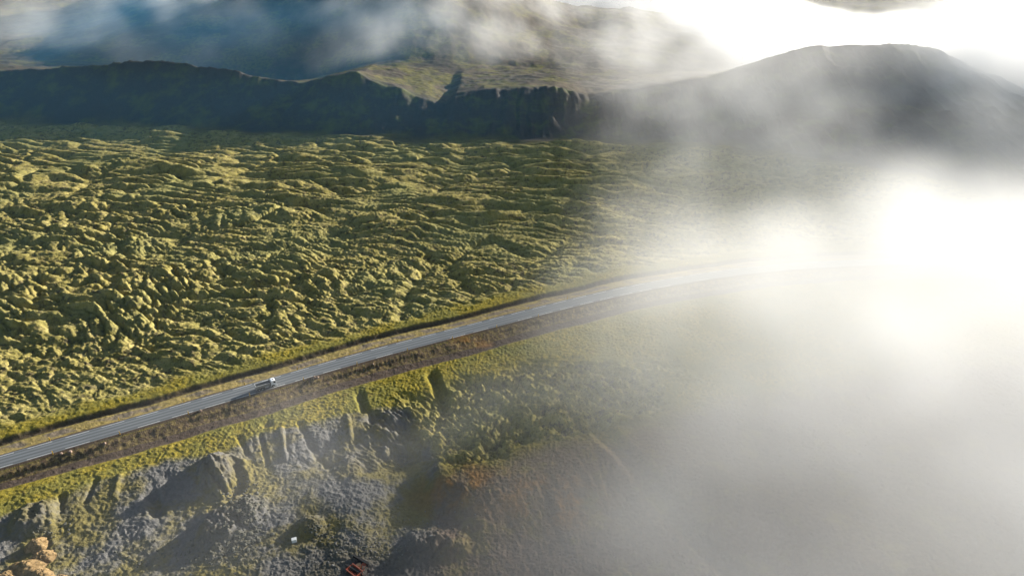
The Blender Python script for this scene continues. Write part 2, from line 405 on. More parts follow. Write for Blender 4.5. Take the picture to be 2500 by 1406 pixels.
def terrain_material():
    m, t, out = nt('terrain')
    n = N(t)
    P = n.new('ShaderNodeNewGeometry').outputs['Position']
    n1 = n.noise(P, 0.9, 5, 0.6); n2 = n.noise(P, 0.16, 4, 0.6); n3 = n.noise(P, 0.035, 4, 0.55); n4 = n.noise(P, 3.0, 3, 0.6)
    # moss cushions: pale yellow green, olive, and bare brown lava between
    moss = n.ramp(n2, [(0.30, (0.170, 0.154, 0.045)), (0.48, (0.270, 0.240, 0.078)), (0.66, (0.365, 0.318, 0.120)), (0.8, (0.26, 0.21, 0.095))])
    moss = n.mix(n.noise(P, 1.7, 4, 0.65, 0.50, 0.72), moss, (0.100, 0.102, 0.026))
    moss = n.mix(n.math('MULTIPLY', n.noise(P, 0.33, 5, 0.7, 0.50, 0.64), 0.8), moss, (0.070, 0.058, 0.042))
    moss = n.mix(n.noise(P, 0.02, 3, 0.5, 0.42, 0.68), moss, n.mix(0.5, moss, (0.20, 0.215, 0.085)))
    # grass bank and verge
    grass = n.ramp(n1, [(0.28, (0.07, 0.068, 0.014)), (0.45, (0.175, 0.155, 0.022)), (0.6, (0.26, 0.21, 0.032)), (0.75, (0.28, 0.22, 0.06))])
    grass = n.mix(n.noise(P, 0.07, 4, 0.6, 0.42, 0.62), grass, n.mix(n4, (0.11, 0.115, 0.02), (0.21, 0.19, 0.05)))
    grass = n.mix(n.math('MULTIPLY', n.noise(P, 0.22, 4, 0.7, 0.60, 0.70), 0.6), grass, (0.16, 0.10, 0.03))
    gravel = n.mix(n1, (0.085, 0.075, 0.066), (0.20, 0.175, 0.15))
    dirt = n.mix(n1, (0.042, 0.034, 0.028), (0.105, 0.082, 0.064))
    bank = n.mix(n.noise(P, 0.8, 5, 0.7, 0.45, 0.62), (0.10, 0.076, 0.050), (0.21, 0.165, 0.07))
    ash = n.mix(n1, (0.078, 0.082, 0.082), (0.19, 0.192, 0.184))
    ashm = n.mix(n.noise(P, 0.055, 6, 0.68, 0.40, 0.60), ash, n.mix(n1, (0.085, 0.08, 0.026), (0.22, 0.19, 0.07)))
    black = n.mix(n1, (0.050, 0.050, 0.048), (0.135, 0.132, 0.122))
    orange = n.mix(n1, (0.12, 0.07, 0.03), (0.36, 0.19, 0.05))
    hillc = n.ramp(n.noise(P, 0.028, 6, 0.62), [(0.36, (0.060, 0.046, 0.036)), (0.50, (0.105, 0.082, 0.060)), (0.58, (0.14, 0.13, 0.035)), (0.68, (0.10, 0.085, 0.05))])
    hillc = n.mix(n.noise(P, 0.25, 4, 0.6, 0.4, 0.7), hillc, (0.075, 0.07, 0.035))
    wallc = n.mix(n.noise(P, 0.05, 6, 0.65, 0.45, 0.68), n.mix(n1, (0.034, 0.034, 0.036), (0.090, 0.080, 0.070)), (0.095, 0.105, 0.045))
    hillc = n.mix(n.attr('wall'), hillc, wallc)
    c = grass
    verge = n.mix(n1, (0.15, 0.125, 0.045), (0.36, 0.29, 0.12))
    c = n.mix(n.attr('verge'), c, verge)
    c = n.mix(n.attr('gravel'), c, gravel)
    c = n.mix(n.attr('bank'), c, bank)
    c = n.mix(n.attr('dirt'), c, dirt)  # dirt of track and shoulders, and the ditch's painted shade
    c = n.mix(n.attr('lava'), c, moss)
    c = n.mix(n.attr('ash'), c, ashm)
    c = n.mix(n.attr('black'), c, black)
    soil = n.mix(n1, (0.085, 0.064, 0.046), (0.19, 0.145, 0.105))
    soil = n.mix(n.noise(P, 0.10, 5, 0.65, 0.5, 0.68), soil, (0.17, 0.14, 0.06))
    c = n.mix(n.attr('soil'), c, soil)
    c = n.mix(n.math('MULTIPLY', n.attr('orange'), n.noise(P, 0.12, 5, 0.65, 0.4, 0.62)), c, orange)
    c = n.mix(n.attr('hill'), c, hillc)
    c = n.mix(1.0, c, (0.95, 0.90, 0.88), 'MULTIPLY')
    n.surf(out, c, 0.95, 0.05, bump=n.math('ADD', n4, n.math('MULTIPLY', n1, 1.5)), bump_d=0.22)
    return m

def asphalt_material():
    m, t, out = nt('asphalt'); n = N(t)
    a = n.attr('across')                                    # -1 .. 1 over the carriageway
    P = n.new('ShaderNodeNewGeometry').outputs['Position']
    wv = n.new('ShaderNodeMath', operation='COSINE')
    n.link(n.math('MULTIPLY', a, 2 * math.pi * 2.0), wv.inputs[0])
    wear = n.math('MULTIPLY_ADD', wv.outputs[0], 0.5); wear.node.inputs[2].default_value = 0.5
    st = n.new('ShaderNodeMapping'); st.inputs['Scale'].default_value = (1, 1, 1); n.link(P, st.inputs[0])
    c = n.mix(wear, (0.085, 0.096, 0.104), (0.22, 0.24, 0.255))
    c = n.mix(n.math('MULTIPLY', n.noise(P, 0.12, 4, 0.6, 0.4, 0.7), 0.45), c, (0.13, 0.14, 0.148))
    c = n.mix(n.math('MULTIPLY', n.noise(P, 9, 2, 0.6), 0.35), c, (0.16, 0.16, 0.16))
    c = n.mix(1.0, c, (0.78, 0.78, 0.78), 'MULTIPLY')
    n.surf(out, c, 0.72, 0.2, bump=n.noise(P, 14, 2), bump_d=0.008)
    return m

def flat_material(name, col, rough=0.6, spec=0.3, metal=0.0, var=0.25, scale=3.0):
    m, t, out = nt(name); n = N(t)
    tc = n.new('ShaderNodeTexCoord').outputs['Object']
    c = n.mix(n.math('MULTIPLY', n.noise(tc, scale, 5, 0.6, 0.35, 0.75), var), col, tuple(x * 0.45 for x in col))
    n.surf(out, c, rough, spec, Metallic=metal)
    return m

TERRAIN = terrain_material()
ASPHALT = asphalt_material()

def tag(o, label=None, cat=None, group=None, kind=None):
    if label: o['label'] = label
    if cat: o['category'] = cat
    if group: o['group'] = group
    if kind: o['kind'] = kind
    return o

# ------------------------------------------------------------------ terrain sheet
RES = 1.0
def axis_r():
    r = [2.0]
    while r[-1] < 95: r.append(r[-1] + 6)
    while r[-1] < 700: r.append(r[-1] * (1 + 0.0020 / RES))
    while r[-1] < 1500: r.append(r[-1] * (1 + 0.0040 / RES))
    while r[-1] < 9000: r.append(r[-1] * (1 + 0.016 / RES))
    return np.array(r)
def axis_a():
    lim = R(53); st = R(0.085) / RES
    core = np.arange(-lim, lim, st)
    rest = np.linspace(lim, 2 * math.pi - lim, 130)[:-1]
    return np.concatenate([core, rest])

def build_terrain():
    rr, aa = axis_r(), axis_a()
    A, Rr = np.meshgrid(aa, rr)
    x, y = (Rr * np.sin(A)), (Rr * np.cos(A))
    z = np.zeros_like(x); nr, na = x.shape
    xf, yf = x.ravel(), y.ravel()
    zf, M = terrain(xf, yf)
    back = yf < 60
    ang = np.abs(np.arctan2(xf, yf))
    w_out_ = sst(R(52), R(75), ang)                    # outside the surveyed view the land evens out
    zf = zf * (1 - w_out_) + w_out_ * np.clip(zf, -2, 40)
    d, dj = M['d'], M['dj']
    hill = M['hill']
    q = M['quarry']
    att = {}
    att['lava'] = np.clip(M['lava'] + 0, 0, 1)
    att['gravel'] = np.clip((sst(5.2, 6.5, dj) * (1 - sst(8.5, 10.2, dj))) * sst(-0.25, 0.25, fbm(xf / 12, yf / 5, 200, 3) + 0.05), 0, 1) * 0.85
    att['gravel'] = np.maximum(att['gravel'], (np.abs(d) < 4.0) * 0.8)
    att['verge'] = 0.9 * sst(3.6, 4.6, dj) * (1 - sst(9.6, 10.4, dj))
    att['bank'] = sst(-9.6, -8.8, dj) * (1 - sst(-4.4, -3.9, dj))
    att['dirt'] = np.maximum(sst(-15.6, -14.4, dj) * (1 - sst(-9.6, -8.8, dj)), np.maximum(sst(3.2, 3.4, d) * (1 - sst(4.4, 4.9, dj)), sst(-4.6, -4.1, d) * (1 - sst(-3.4, -3.2, d))))
    att['dirt'] = np.maximum(att['dirt'], sst(10.2, 11.0, dj) * (1 - sst(12.6, 13.4, dj)) * 0.9)  # ditch band: its shade is painted in with the dark dirt tone
    att['ash'] = q * (1 - 0.75 * M['soft'])
    lx, ly = gp(1150, 1300, -10)
    sx, sy = gp(800, 1406, -10)
    lowq = sst(0.5, 1.0, (xf + 60) / 60) * sst(128, 112, yf - 0.10 * xf + 6 * fbm(xf / 20, yf / 20, 210, 3))
    lowq2 = 1 - sst(126, 140, yf - 0.12 * (xf - 0) + 7 * fbm(xf / 22, yf / 22, 211, 3))
    att['black'] = np.clip(q * lowq2 * sst(-75, -35, xf) + 0.35 * sst(0.2, 0.7, M['rub']) * q, 0, 1)
    ox, oy = gp(1140, 1215, -6)
    eo = np.hypot((xf - ox) / 16, (yf - oy) / 9)
    ox2, oy2 = gp(1330, 1240, -6)
    eo2 = np.hypot((xf - ox2) / 20, (yf - oy2) / 9)
    ox3, oy3 = gp(1150, 835, -1)
    eo3 = np.hypot((xf - ox3) / 9, (yf - oy3) / 4)
    att['orange'] = np.clip(1.25 - np.minimum(np.minimum(eo, eo2), eo3), 0, 1)
    att['soil'] = 0.92 * sst(174, 156, yf - 0.30 * xf + 9 * fbm(xf / 25, yf / 25, 215, 3)) * sst(gp(1040, 1180, -5)[0], gp(1130, 1180, -5)[0], xf) * (d < -12) * (1 - att['lava'])
    att['hill'] = hill
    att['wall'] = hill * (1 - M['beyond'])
    co = np.empty((nr * na, 3), np.float32); co[:, 0] = xf; co[:, 1] = yf; co[:, 2] = zf
    # quads (wrapped ring)
    i = np.arange(nr - 1)[:, None]; j = np.arange(na)[None, :]; j2 = (j + 1) % na
    quads = np.stack([i * na + j, i * na + j2, (i + 1) * na + j2, (i + 1) * na + j], -1).reshape(-1, 4)
    quads = quads[:, ::-1]
    zone = np.zeros(nr * na, np.int8)
    zone[att['lava'] > 0.5] = 1
    zone[q > 0.5] = 2
    zone[hill > 0.5] = 3
    fz = zone[quads[:, 0]]
    for k, nm in ((0, 'ground'), (1, 'lava_field'), (2, 'quarry_ground'), (3, 'hills')):
        f = quads[fz == k]
        used = np.unique(f); remap = np.full(nr * na, -1, np.int64); remap[used] = np.arange(len(used))
        f = remap[f]
        me = bpy.data.meshes.new(nm)
        me.vertices.add(len(used)); me.vertices.foreach_set('co', co[used].ravel())
        me.loops.add(f.size); me.loops.foreach_set('vertex_index', f.ravel().astype(np.int32))
        me.polygons.add(len(f)); me.polygons.foreach_set('loop_start', np.arange(0, f.size, 4, dtype=np.int32))
        me.polygons.foreach_set('use_smooth', np.ones(len(f), bool))
        for an, av in att.items():
            if av[used].max() > 0.001:
                me.attributes.new(an, 'FLOAT', 'POINT').data.foreach_set('value', av[used].astype(np.float32))
        me.update(calc_edges=True)
        me.materials.append(TERRAIN)
        o = bpy.data.objects.new(nm, me); COL.objects.link(o)
        tag(o, kind='structure')

build_terrain()

def hz_at(x, y):
    z, _ = terrain(np.array([float(x)]), np.array([float(y)]))
    return float(z[0])

# ------------------------------------------------------------------ road and markings
def strip(name, s0, s1, d0, d1, z, mat, n_across=1, step=2.0, attr=False):
    """quad strips along the road between arclengths"""
    co, fa, at = [], [], []
    ns = max(1, int((s1 - s0) / step))
    for i in range(ns + 1):
        p, t, nrm = road_at(s0 + (s1 - s0) * i / ns)
        for j in range(n_across + 1):
            dd = d0 + (d1 - d0) * j / n_across
            q = p + nrm * dd; co.append((q.x, q.y, z + (0.05 * (1 - abs(dd) / ROAD_W) if attr else 0))); at.append(dd / ROAD_W)
    w = n_across + 1
    for i in range(ns):
        for j in range(n_across):
            a = i * w + j; fa.append((a, a + w, a + w + 1, a + 1)[::-1])
    return co, fa, at

def mesh_obj(name, co, fa, mat, parent=None, attr=None, smooth=False):
    me = bpy.data.meshes.new(name); me.from_pydata(co, [], fa)
    if attr: me.attributes.new('across', 'FLOAT', 'POINT').data.foreach_set('value', np.array(attr, np.float32))
    me.materials.append(mat); me.update()
    if smooth:
        for p in me.polygons: p.use_smooth = True
    o = bpy.data.objects.new(name, me); COL.objects.link(o)
    if parent: o.parent = parent
    return o

S_END = ROAD_S[-1] - 1
co, fa, at = strip('road', 1, S_END, -ROAD_W, ROAD_W, 1.045, ASPHALT, 16, 1.5, True)
road = tag(mesh_obj('road', co, fa, ASPHALT, attr=at), kind='structure')
WHITE_LINE = flat_material('road_paint', (0.62, 0.62, 0.60), 0.7, 0.2, var=0.5, scale=1.2)
mc, mf = [], []
s = 6.0
while s < S_END - 8:
    for dd, ln in ((ROAD_W - 0.55, 6.5), (-(ROAD_W - 0.35), 6.5)):
        if dd < 0 and random.Random(int(s)).random() < 0.25: continue
        c2, f2, _ = strip('', s, s + ln, dd - 0.085, dd + 0.085, 1.075, None, 1, 1.6)
        b = len(mc); mc += c2; mf += [tuple(k + b for k in q) for q in f2]
    s += 10.0
tag(mesh_obj('road_marking', mc, mf, WHITE_LINE), kind='structure')

# ------------------------------------------------------------------ builders for things
def empty(name, loc, rz=0.0, label=None, cat=None, group=None):
    o = bpy.data.objects.new(name, None); COL.objects.link(o)
    o.location = loc; o.rotation_euler = (0, 0, rz)
    return tag(o, label, cat, group)

def seat(u, v, z=-3.0):
    """the spot on the terrain that the survey photograph shows at u, v"""
    for _ in range(6):
        x_, y_ = gp(u, v, z); z = 0.5 * z + 0.5 * hz_at(x_, y_)
    return x_, y_

class MB:
    def __init__(s): s.bm = bmesh.new()
    def box(s, x0, x1, y0, y1, z0, z1, bev=0.0, taper=None):
        r = bmesh.ops.create_cube(s.bm, size=1.0); vs = r['verts']
        for v in vs:
            v.co = Vector((x0 + (v.co.x + .5) * (x1 - x0), y0 + (v.co.y + .5) * (y1 - y0), z0 + (v.co.z + .5) * (z1 - z0)))
        if taper:
            for v in vs: taper(v)
        if bev:
            es = list({e for v in vs for e in v.link_edges})
            bmesh.ops.bevel(s.bm, geom=es, offset=bev, segments=2, affect='EDGES', profile=0.6)
        return s
    def cyl(s, c, r, y0, y1, n=20, axis='Y', bev=0.0):
        res = bmesh.ops.create_cone(s.bm, cap_ends=True, segments=n, radius1=r, radius2=r, depth=y1 - y0)
        rot = {'Y': Matrix.Rotation(R(90), 4, 'X'), 'X': Matrix.Rotation(R(90), 4, 'Y'), 'Z': Matrix.Identity(4)}[axis]
        mid = (y0 + y1) / 2
        off = {'Y': Vector((c[0], mid, c[1])), 'X': Vector((mid, c[0], c[1])), 'Z': Vector((c[0], c[1], mid))}[axis]
        for v in res['verts']: v.co = rot @ v.co + off
        if bev:
            es = [e for e in {e for v in res['verts'] for e in v.link_edges} if len(e.link_faces) == 2 and e.calc_face_angle(0) > 0.8]
            bmesh.ops.bevel(s.bm, geom=es, offset=bev, segments=2, affect='EDGES')
        return s
    def prism(s, prof, y0, y1, bev=0.0):
        a = [s.bm.verts.new((x, y0, z)) for x, z in prof]; b = [s.bm.verts.new((x, y1, z)) for x, z in prof]
        n = len(prof)
        fs = [s.bm.faces.new(a), s.bm.faces.new(b[::-1])] + [s.bm.faces.new((a[i], b[i], b[(i + 1) % n], a[(i + 1) % n])) for i in range(n)]
        bmesh.ops.recalc_face_normals(s.bm, faces=fs)
        if bev:
            es = [e for e in {e for f in fs for e in f.edges} if e.calc_face_angle(0) > 0.35]
            bmesh.ops.bevel(s.bm, geom=es, offset=bev, segments=2, affect='EDGES')
        return s
    def build(s, name, mat, parent=None, smooth=False):
        me = bpy.data.meshes.new(name)
        bmesh.ops.recalc_face_normals(s.bm, faces=s.bm.faces)
        s.bm.to_mesh(me); s.bm.free(); me.materials.append(mat)
        if smooth:
            for p in me.polygons: p.use_smooth = True
        o = bpy.data.objects.new(name, me); COL.objects.link(o); o.parent = parent
        return o

def copy_tree(o, parent=None):
    c = o.copy(); COL.objects.link(c); c.parent = parent
    for ch in o.children: copy_tree(ch, c)
    return c

PAINT_WHITE = flat_material('white_truck_paint', (0.80, 0.81, 0.82), 0.3, 0.5, var=0.06)
STEEL_GREY = flat_material('tipper_steel', (0.22, 0.225, 0.225), 0.55, 0.4, var=0.35, scale=1.6)
STEEL_DARK = flat_material('dark_steel', (0.045, 0.047, 0.05), 0.6, 0.3, var=0.3)
BOX_INSIDE = flat_material('tipper_lining', (0.06, 0.058, 0.055), 0.8, 0.2, var=0.5, scale=1.2)
GLASS = flat_material('tinted_glass', (0.012, 0.015, 0.018), 0.08, 0.6, var=0.0)
RUBBER = flat_material('rubber', (0.022, 0.022, 0.023), 0.85, 0.15)
RIM = flat_material('wheel_rim', (0.42, 0.43, 0.44), 0.4, 0.5, metal=0.3)
LAMP = flat_material('lamp_lens', (0.75, 0.76, 0.78), 0.15, 0.6, var=0.0)
RED_LENS = flat_material('red_lens', (0.35, 0.02, 0.02), 0.2, 0.5, var=0.0)

# ------------------------------------------------------------------ the tipper truck
def wheel(root, x, y, wide):
    s_ = 1 if y > 0 else -1
    w = MB().cyl((x, 0.53), 0.53, min(y, y - s_ * wide), max(y, y - s_ * wide), 26, bev=0.06).build('wheel', RUBBER, root, True)
    MB().cyl((x, 0.53), 0.30, min(y, y + s_ * 0.025), max(y, y + s_ * 0.025), 20).cyl((x, 0.53), 0.12, min(y + s_ * 0.02, y + s_ * 0.09), max(y + s_ * 0.02, y + s_ * 0.09), 12).build('rim', RIM, w)
    return w

p, t, nrm = road_at(116.4)
base = p + nrm * (-1.75)
truck = empty('tipper_truck', (base.x, base.y, 1.075), math.atan2(t.y, t.x), 'white tipper truck with an empty grey tipping body driving on the road', 'truck')
truck.scale = (0.83, 0.83, 0.83)
MB().box(-4.15, 3.3, -0.45, -0.25, 0.78, 1.02).box(-4.15, 3.3, 0.25, 0.45, 0.78, 1.02).box(-4.1, -3.9, -0.45, 0.45, 0.8, 1.0).box(-0.4, -0.2, -0.45, 0.45, 0.8, 1.0).box(2.2, 2.5, -0.45, 0.45, 0.7, 1.05).build('chassis', STEEL_DARK, truck)
for ax, wide in ((2.75, 0.36), (-1.75, 0.56), (-3.10, 0.56)):
    for sd in (-1, 1): wheel(truck, ax, sd * 1.22, wide)
for sd in (-1, 1):
    arch = [(-3.85, 0.62), (-3.72, 1.0), (-3.35, 1.16), (-1.5, 1.16), (-1.13, 1.0), (-1.0, 0.62), (-1.06, 0.62), (-1.2, 0.96), (-1.52, 1.10), (-3.33, 1.10), (-3.66, 0.96), (-3.79, 0.62)]
    MB().prism(arch, min(sd * 0.66, sd * 1.24), max(sd * 0.66, sd * 1.24)).build('mudguard', STEEL_DARK, truck)
    MB().cyl((sd * 0.92, 0.78), 0.30, -0.55, 0.75, 18, axis='X').build('fuel_tank', RIM, truck, True)
# tipping body: outward leaning sides, thick top rail, higher headboard
body = MB()
X0, X1, YB, YT, Z0, Z1 = -4.25, 1.45, 1.08, 1.25, 1.14, 2.45
def lean(sd):
    def f(v): 
        k = (v.co.z - Z0) / (Z1 - Z0); v.co.y += sd * (YT - YB) * k
    return f
body.box(X0, X1, -YB, YB, Z0, Z0 + 0.12)
for sd in (-1, 1):
    body.box(X0, X1, min(sd * YB, sd * (YB - .07)), max(sd * YB, sd * (YB - .07)), Z0 + 0.12, Z1, taper=lean(sd))
    for k in range(6):
        xx = X0 + 0.35 + k * (X1 - X0 - 0.75) / 5
        body.box(xx, xx + 0.10, min(sd * (YB + .002), sd * (YB + .07)), max(sd * (YB + .002), sd * (YB + .07)), Z0 + 0.1, Z1 - 0.12, taper=lean(sd))
body.box(X1, X1 + 0.08, -YT, YT, Z0, Z1 + 0.28, bev=0.02)
tip = body.build('tipper_body', STEEL_GREY, truck)
rail = MB()
for sd in (-1, 1): rail.box(X0 - 0.05, X1, min(sd * (YT - .10), sd * (YT + .06)), max(sd * (YT - .10), sd * (YT + .06)), Z1 + 0.002, Z1 + 0.11, bev=0.02)
rail.box(X0 - 0.07, X0 + 0.06, -YT + .12, YT - .12, Z1 + 0.002, Z1 + 0.10, bev=0.02)
rail.build('top_rail', flat_material('pale_rail', (0.62, 0.62, 0.60), 0.5, 0.4), tip)
MB().box(X0 - 0.09, X0 - 0.005, -YT + 0.04, YT - 0.04, Z0 + 0.05, Z1 - 0.01, bev=0.015).box(X0 - 0.14, X0 - 0.095, -0.75, -0.67, Z0 + .1, Z1 - .05).box(X0 - 0.14, X0 - 0.095, 0.67, 0.75, Z0 + .1, Z1 - .05).build('tailgate', STEEL_GREY, tip)
MB().box(X0 + 0.02, X1 - 0.01, -YB + 0.075, YB - 0.075, Z0 + 0.123, Z0 + 0.15).box(X1 - 0.03, X1 - 0.002, -YB + .08, YB - .08, Z0 + .155, Z1 + .1).build('lining', BOX_INSIDE, tip)
# cab
cx0, cx1 = 1.95, 4.15
arc = [(2.75 + 0.66 * math.cos(a), 0.55 + 0.66 * math.sin(a)) for a in np.linspace(0.12, math.pi - 0.12, 9)]
prof = [(cx1, 0.62)] + arc + [(cx0, 0.62), (cx0, 2.98), (cx0 + 0.25, 3.12), (3.45, 3.12), (3.80, 2.95), (4.08, 1.95), (cx1, 1.5)]
cab = MB().prism(prof, -1.22, 1.22, bev=0.05).build('cab', PAINT_WHITE, truck)
MB().prism([(3.855, 2.80), (4.085, 2.02), (4.105, 2.02), (3.875, 2.81)], -1.06, 1.06).build('windscreen', GLASS, cab)
for sd in (-1, 1):
    MB().prism([(2.95, 2.72), (3.72, 2.72), (3.92, 2.02), (3.78, 1.92), (2.95, 2.02)], min(sd * 1.222, sd * 1.24), max(sd * 1.222, sd * 1.24)).build('side_window', GLASS, cab)
    MB().box(3.92, 4.05, min(sd * 1.30, sd * 1.52), max(sd * 1.30, sd * 1.52), 1.95, 2.75, bev=0.04).box(3.95, 4.0, min(sd * 1.23, sd * 1.31), max(sd * 1.23, sd * 1.31), 2.55, 2.60).build('mirror', PAINT_WHITE, cab)
    MB().box(4.152, 4.19, min(sd * 0.75, sd * 1.12), max(sd * 0.75, sd * 1.12), 0.72, 0.98, bev=0.03).build('headlight', LAMP, cab)
    MB().box(3.0, 3.22, min(sd * 1.225, sd * 1.255), max(sd * 1.225, sd * 1.255), 1.86, 1.90).build('door_handle', STEEL_DARK, cab)
    MB().box(X0 - 0.02, X0 + 0.03, min(sd * 0.7, sd * 1.05), max(sd * 0.7, sd * 1.05), 0.82, 0.98).build('tail_light', RED_LENS, truck)
MB().box(2.72, 3.28, -0.30, 0.30, 3.122, 3.16, bev=0.015).build('roof_hatch', GLASS, cab)
MB().box(4.152, 4.18, -0.95, 0.95, 1.08, 1.42, bev=0.015).build('grille', STEEL_DARK, cab)
MB().box(4.10, 4.26, -1.20, 1.20, 0.38, 0.60, bev=0.05).build('bumper', PAINT_WHITE, truck)
MB().box(3.78, 4.05, -1.05, 1.05, 2.96, 3.02, bev=0.02).build('sun_visor', STEEL_DARK, cab)
MB().cyl((1.72, 0.95), 0.09, 1.1, 3.05, 12, axis='Z').box(1.62, 1.85, -0.9, 0.9, 1.05, 2.35).build('exhaust_stack', STEEL_DARK, truck)

# ------------------------------------------------------------------ marker posts
YELLOW = flat_material('yellow_plastic', (0.55, 0.34, 0.03), 0.5, 0.35, var=0.15)
PALE = flat_material('white_reflector', (0.80, 0.80, 0.76), 0.3, 0.5, var=0.05)
GREYPOST = flat_material('black_base', (0.03, 0.03, 0.03), 0.7, 0.2)
def make_post():
    o = empty('marker_post', (0, 0, 0))
    MB().prism([(-0.085, 0.0), (0.085, 0.0), (0.075, 1.18), (-0.075, 1.30)], -0.045, 0.045, bev=0.012).build('shaft', YELLOW, o)
    MB().box(-0.09, -0.079, -0.035, 0.035, 0.86, 1.10).build('reflector', PALE, o)
    MB().cyl((0, 0), 0.12, -0.05, 0.06, 12, axis='Z').build('footing', GREYPOST, o)
    return o
post0 = make_post()
posts = [(s_, 1) for s_ in (51.9, 71.1, 90.6, 110.2, 128.7, 148.0, 167.1, 186.2, 205.4, 224.6, 243.8)] + [(s_, -1) for s_ in (52.7, 70.9, 90.9, 110.4, 128.8, 148.4, 168.1, 186.7, 205.9, 225.1)]
ORD = ['first', 'second', 'third', 'fourth', 'fifth', 'sixth', 'seventh', 'eighth', 'ninth', 'tenth', 'eleventh', 'twelfth']
cnt = {1: 0, -1: 0}
rnd = random.Random(4)
for i, (s_, sd) in enumerate(posts):
    o = post0 if i == 0 else copy_tree(post0)
    p, t, nrm = road_at(s_)
    q = p + nrm * (sd * 3.92)
    o.location = (q.x, q.y, hz_at(q.x, q.y) - 0.02)
    o.rotation_euler = (R(rnd.uniform(-3, 3)), R(rnd.uniform(-3, 3)), math.atan2(t.y, t.x))
    k = cnt[sd]; cnt[sd] += 1
    rel = ' just behind the truck' if k == 3 and sd > 0 else (' just ahead of the truck' if k == 4 and sd > 0 else '')
    o.scale = (1.5, 1.5, 1.1)
    tag(o, f'yellow marker post{rel}, {ORD[k]} from left on road\'s {"lava" if sd > 0 else "quarry"} side', 'marker post', 'marker posts along the road')

# ------------------------------------------------------------------ boulders, heaps, rubble
def rock_mesh(bm, c, r, seed, sub=2, flat=0.75, rough=0.35):
    rs = random.Random(seed)
    res = bmesh.ops.create_icosphere(bm, subdivisions=sub, radius=1.0)
    ph = [Vector((rs.uniform(-1, 1), rs.uniform(-1, 1), rs.uniform(-1, 1))).normalized() for _ in range(9)]
    cut = [rs.uniform(0.55, 0.9) for _ in ph]
    sc = Vector((rs.uniform(0.8, 1.25), rs.uniform(0.8, 1.25), flat * rs.uniform(0.8, 1.2)))
    rot = Matrix.Rotation(rs.uniform(0, 6.28), 3, 'Z')
    for v in res['verts']:
        d = v.co.copy()
        for n_, k in zip(ph, cut):
            h = d.dot(n_)
            if h > k: d -= n_ * (h - k) * (0.6 + rough)
        d += d * rs.uniform(-0.05, 0.05)
        v.co = rot @ Vector((d.x * sc.x, d.y * sc.y, d.z * sc.z)) * r + Vector(c)

ROCK_PINK = flat_material('pale_pink_rock', (0.24, 0.175, 0.135), 0.9, 0.1, var=0.5, scale=4)
ROCK_GREY = flat_material('grey_rock', (0.16, 0.155, 0.14), 0.9, 0.1, var=0.5, scale=4)
LAVA_ROCK = flat_material('lava_rock', (0.10, 0.098, 0.078), 0.95, 0.05, var=0.6, scale=2)
bl = [((150, 1107), 0.75, 'small pinkish boulder on the slope below the road, left one of a close pair'), ((172, 1103), 0.8, 'pinkish boulder on the slope below the road, right one of a close pair'),
      ((256, 1083), 0.7, 'lone pinkish boulder on the dark slope just below the road edge'), ((489, 1004), 0.85, 'round pink boulder beside a thin bare trail below the road'),
      ((768, 924), 1.25, 'largest pink boulder, cracked, on the slope ahead of the truck'), ((911, 889), 0.55, 'small pale boulder at the foot of a dark chute below the road'),
      ((802, 935), 0.45, 'small whitish stone at the edge of the dirt track')]
for i, ((u, v), r_, lab) in enumerate(bl):
    x_, y_ = seat(u, v)
    bm = bmesh.new(); r_ *= 0.72; rock_mesh(bm, (0, 0, 0), r_, 50 + i, 3)
    if i == 4:
        rock_mesh(bm, (1.0, 0.5, -0.1), r_ * 0.6, 70, 2); rock_mesh(bm, (-0.9, -0.4, -0.2), r_ * 0.5, 71, 2)
    me = bpy.data.meshes.new('boulder'); bm.to_mesh(me); bm.free(); me.materials.append(ROCK_PINK)
    o = bpy.data.objects.new('boulder', me); COL.objects.link(o); o.location = (x_, y_, hz_at(x_, y_) + r_ * 0.35)
    tag(o, lab, 'boulder', 'boulders below the road')
ql = [((938, 1374), 0.4, 'white stone in the dark hollow beyond the rusty frame'), ((1052, 1308), 0.45, 'white stone at the tip of a dark heap'), ((760, 1346), 0.4, 'pale stone in the shade below the white box'),
      ((813, 1380), 0.45, 'pale stone on the black gravel beside the steel beams'), ((988, 1291), 0.45, 'pale stone on the flat ash near the foggy quarry floor'), ((1070, 1283), 0.4, 'farthest pale stone on the flat quarry floor'),
      ((812, 1312), 0.45, 'moss stained stone at the quarry rubble edge')]
for i, ((u, v), r_, lab) in enumerate(ql):
    x_, y_ = seat(u, v)
    bm = bmesh.new(); rock_mesh(bm, (0, 0, 0), r_, 150 + i, 2)
    me = bpy.data.meshes.new('stone'); bm.to_mesh(me); bm.free(); me.materials.append(ROCK_GREY)
    o = bpy.data.objects.new('stone', me); COL.objects.link(o); o.location = (x_, y_, hz_at(x_, y_) + r_ * 0.35)
    tag(o, lab, 'stone', 'loose stones on the quarry floor')

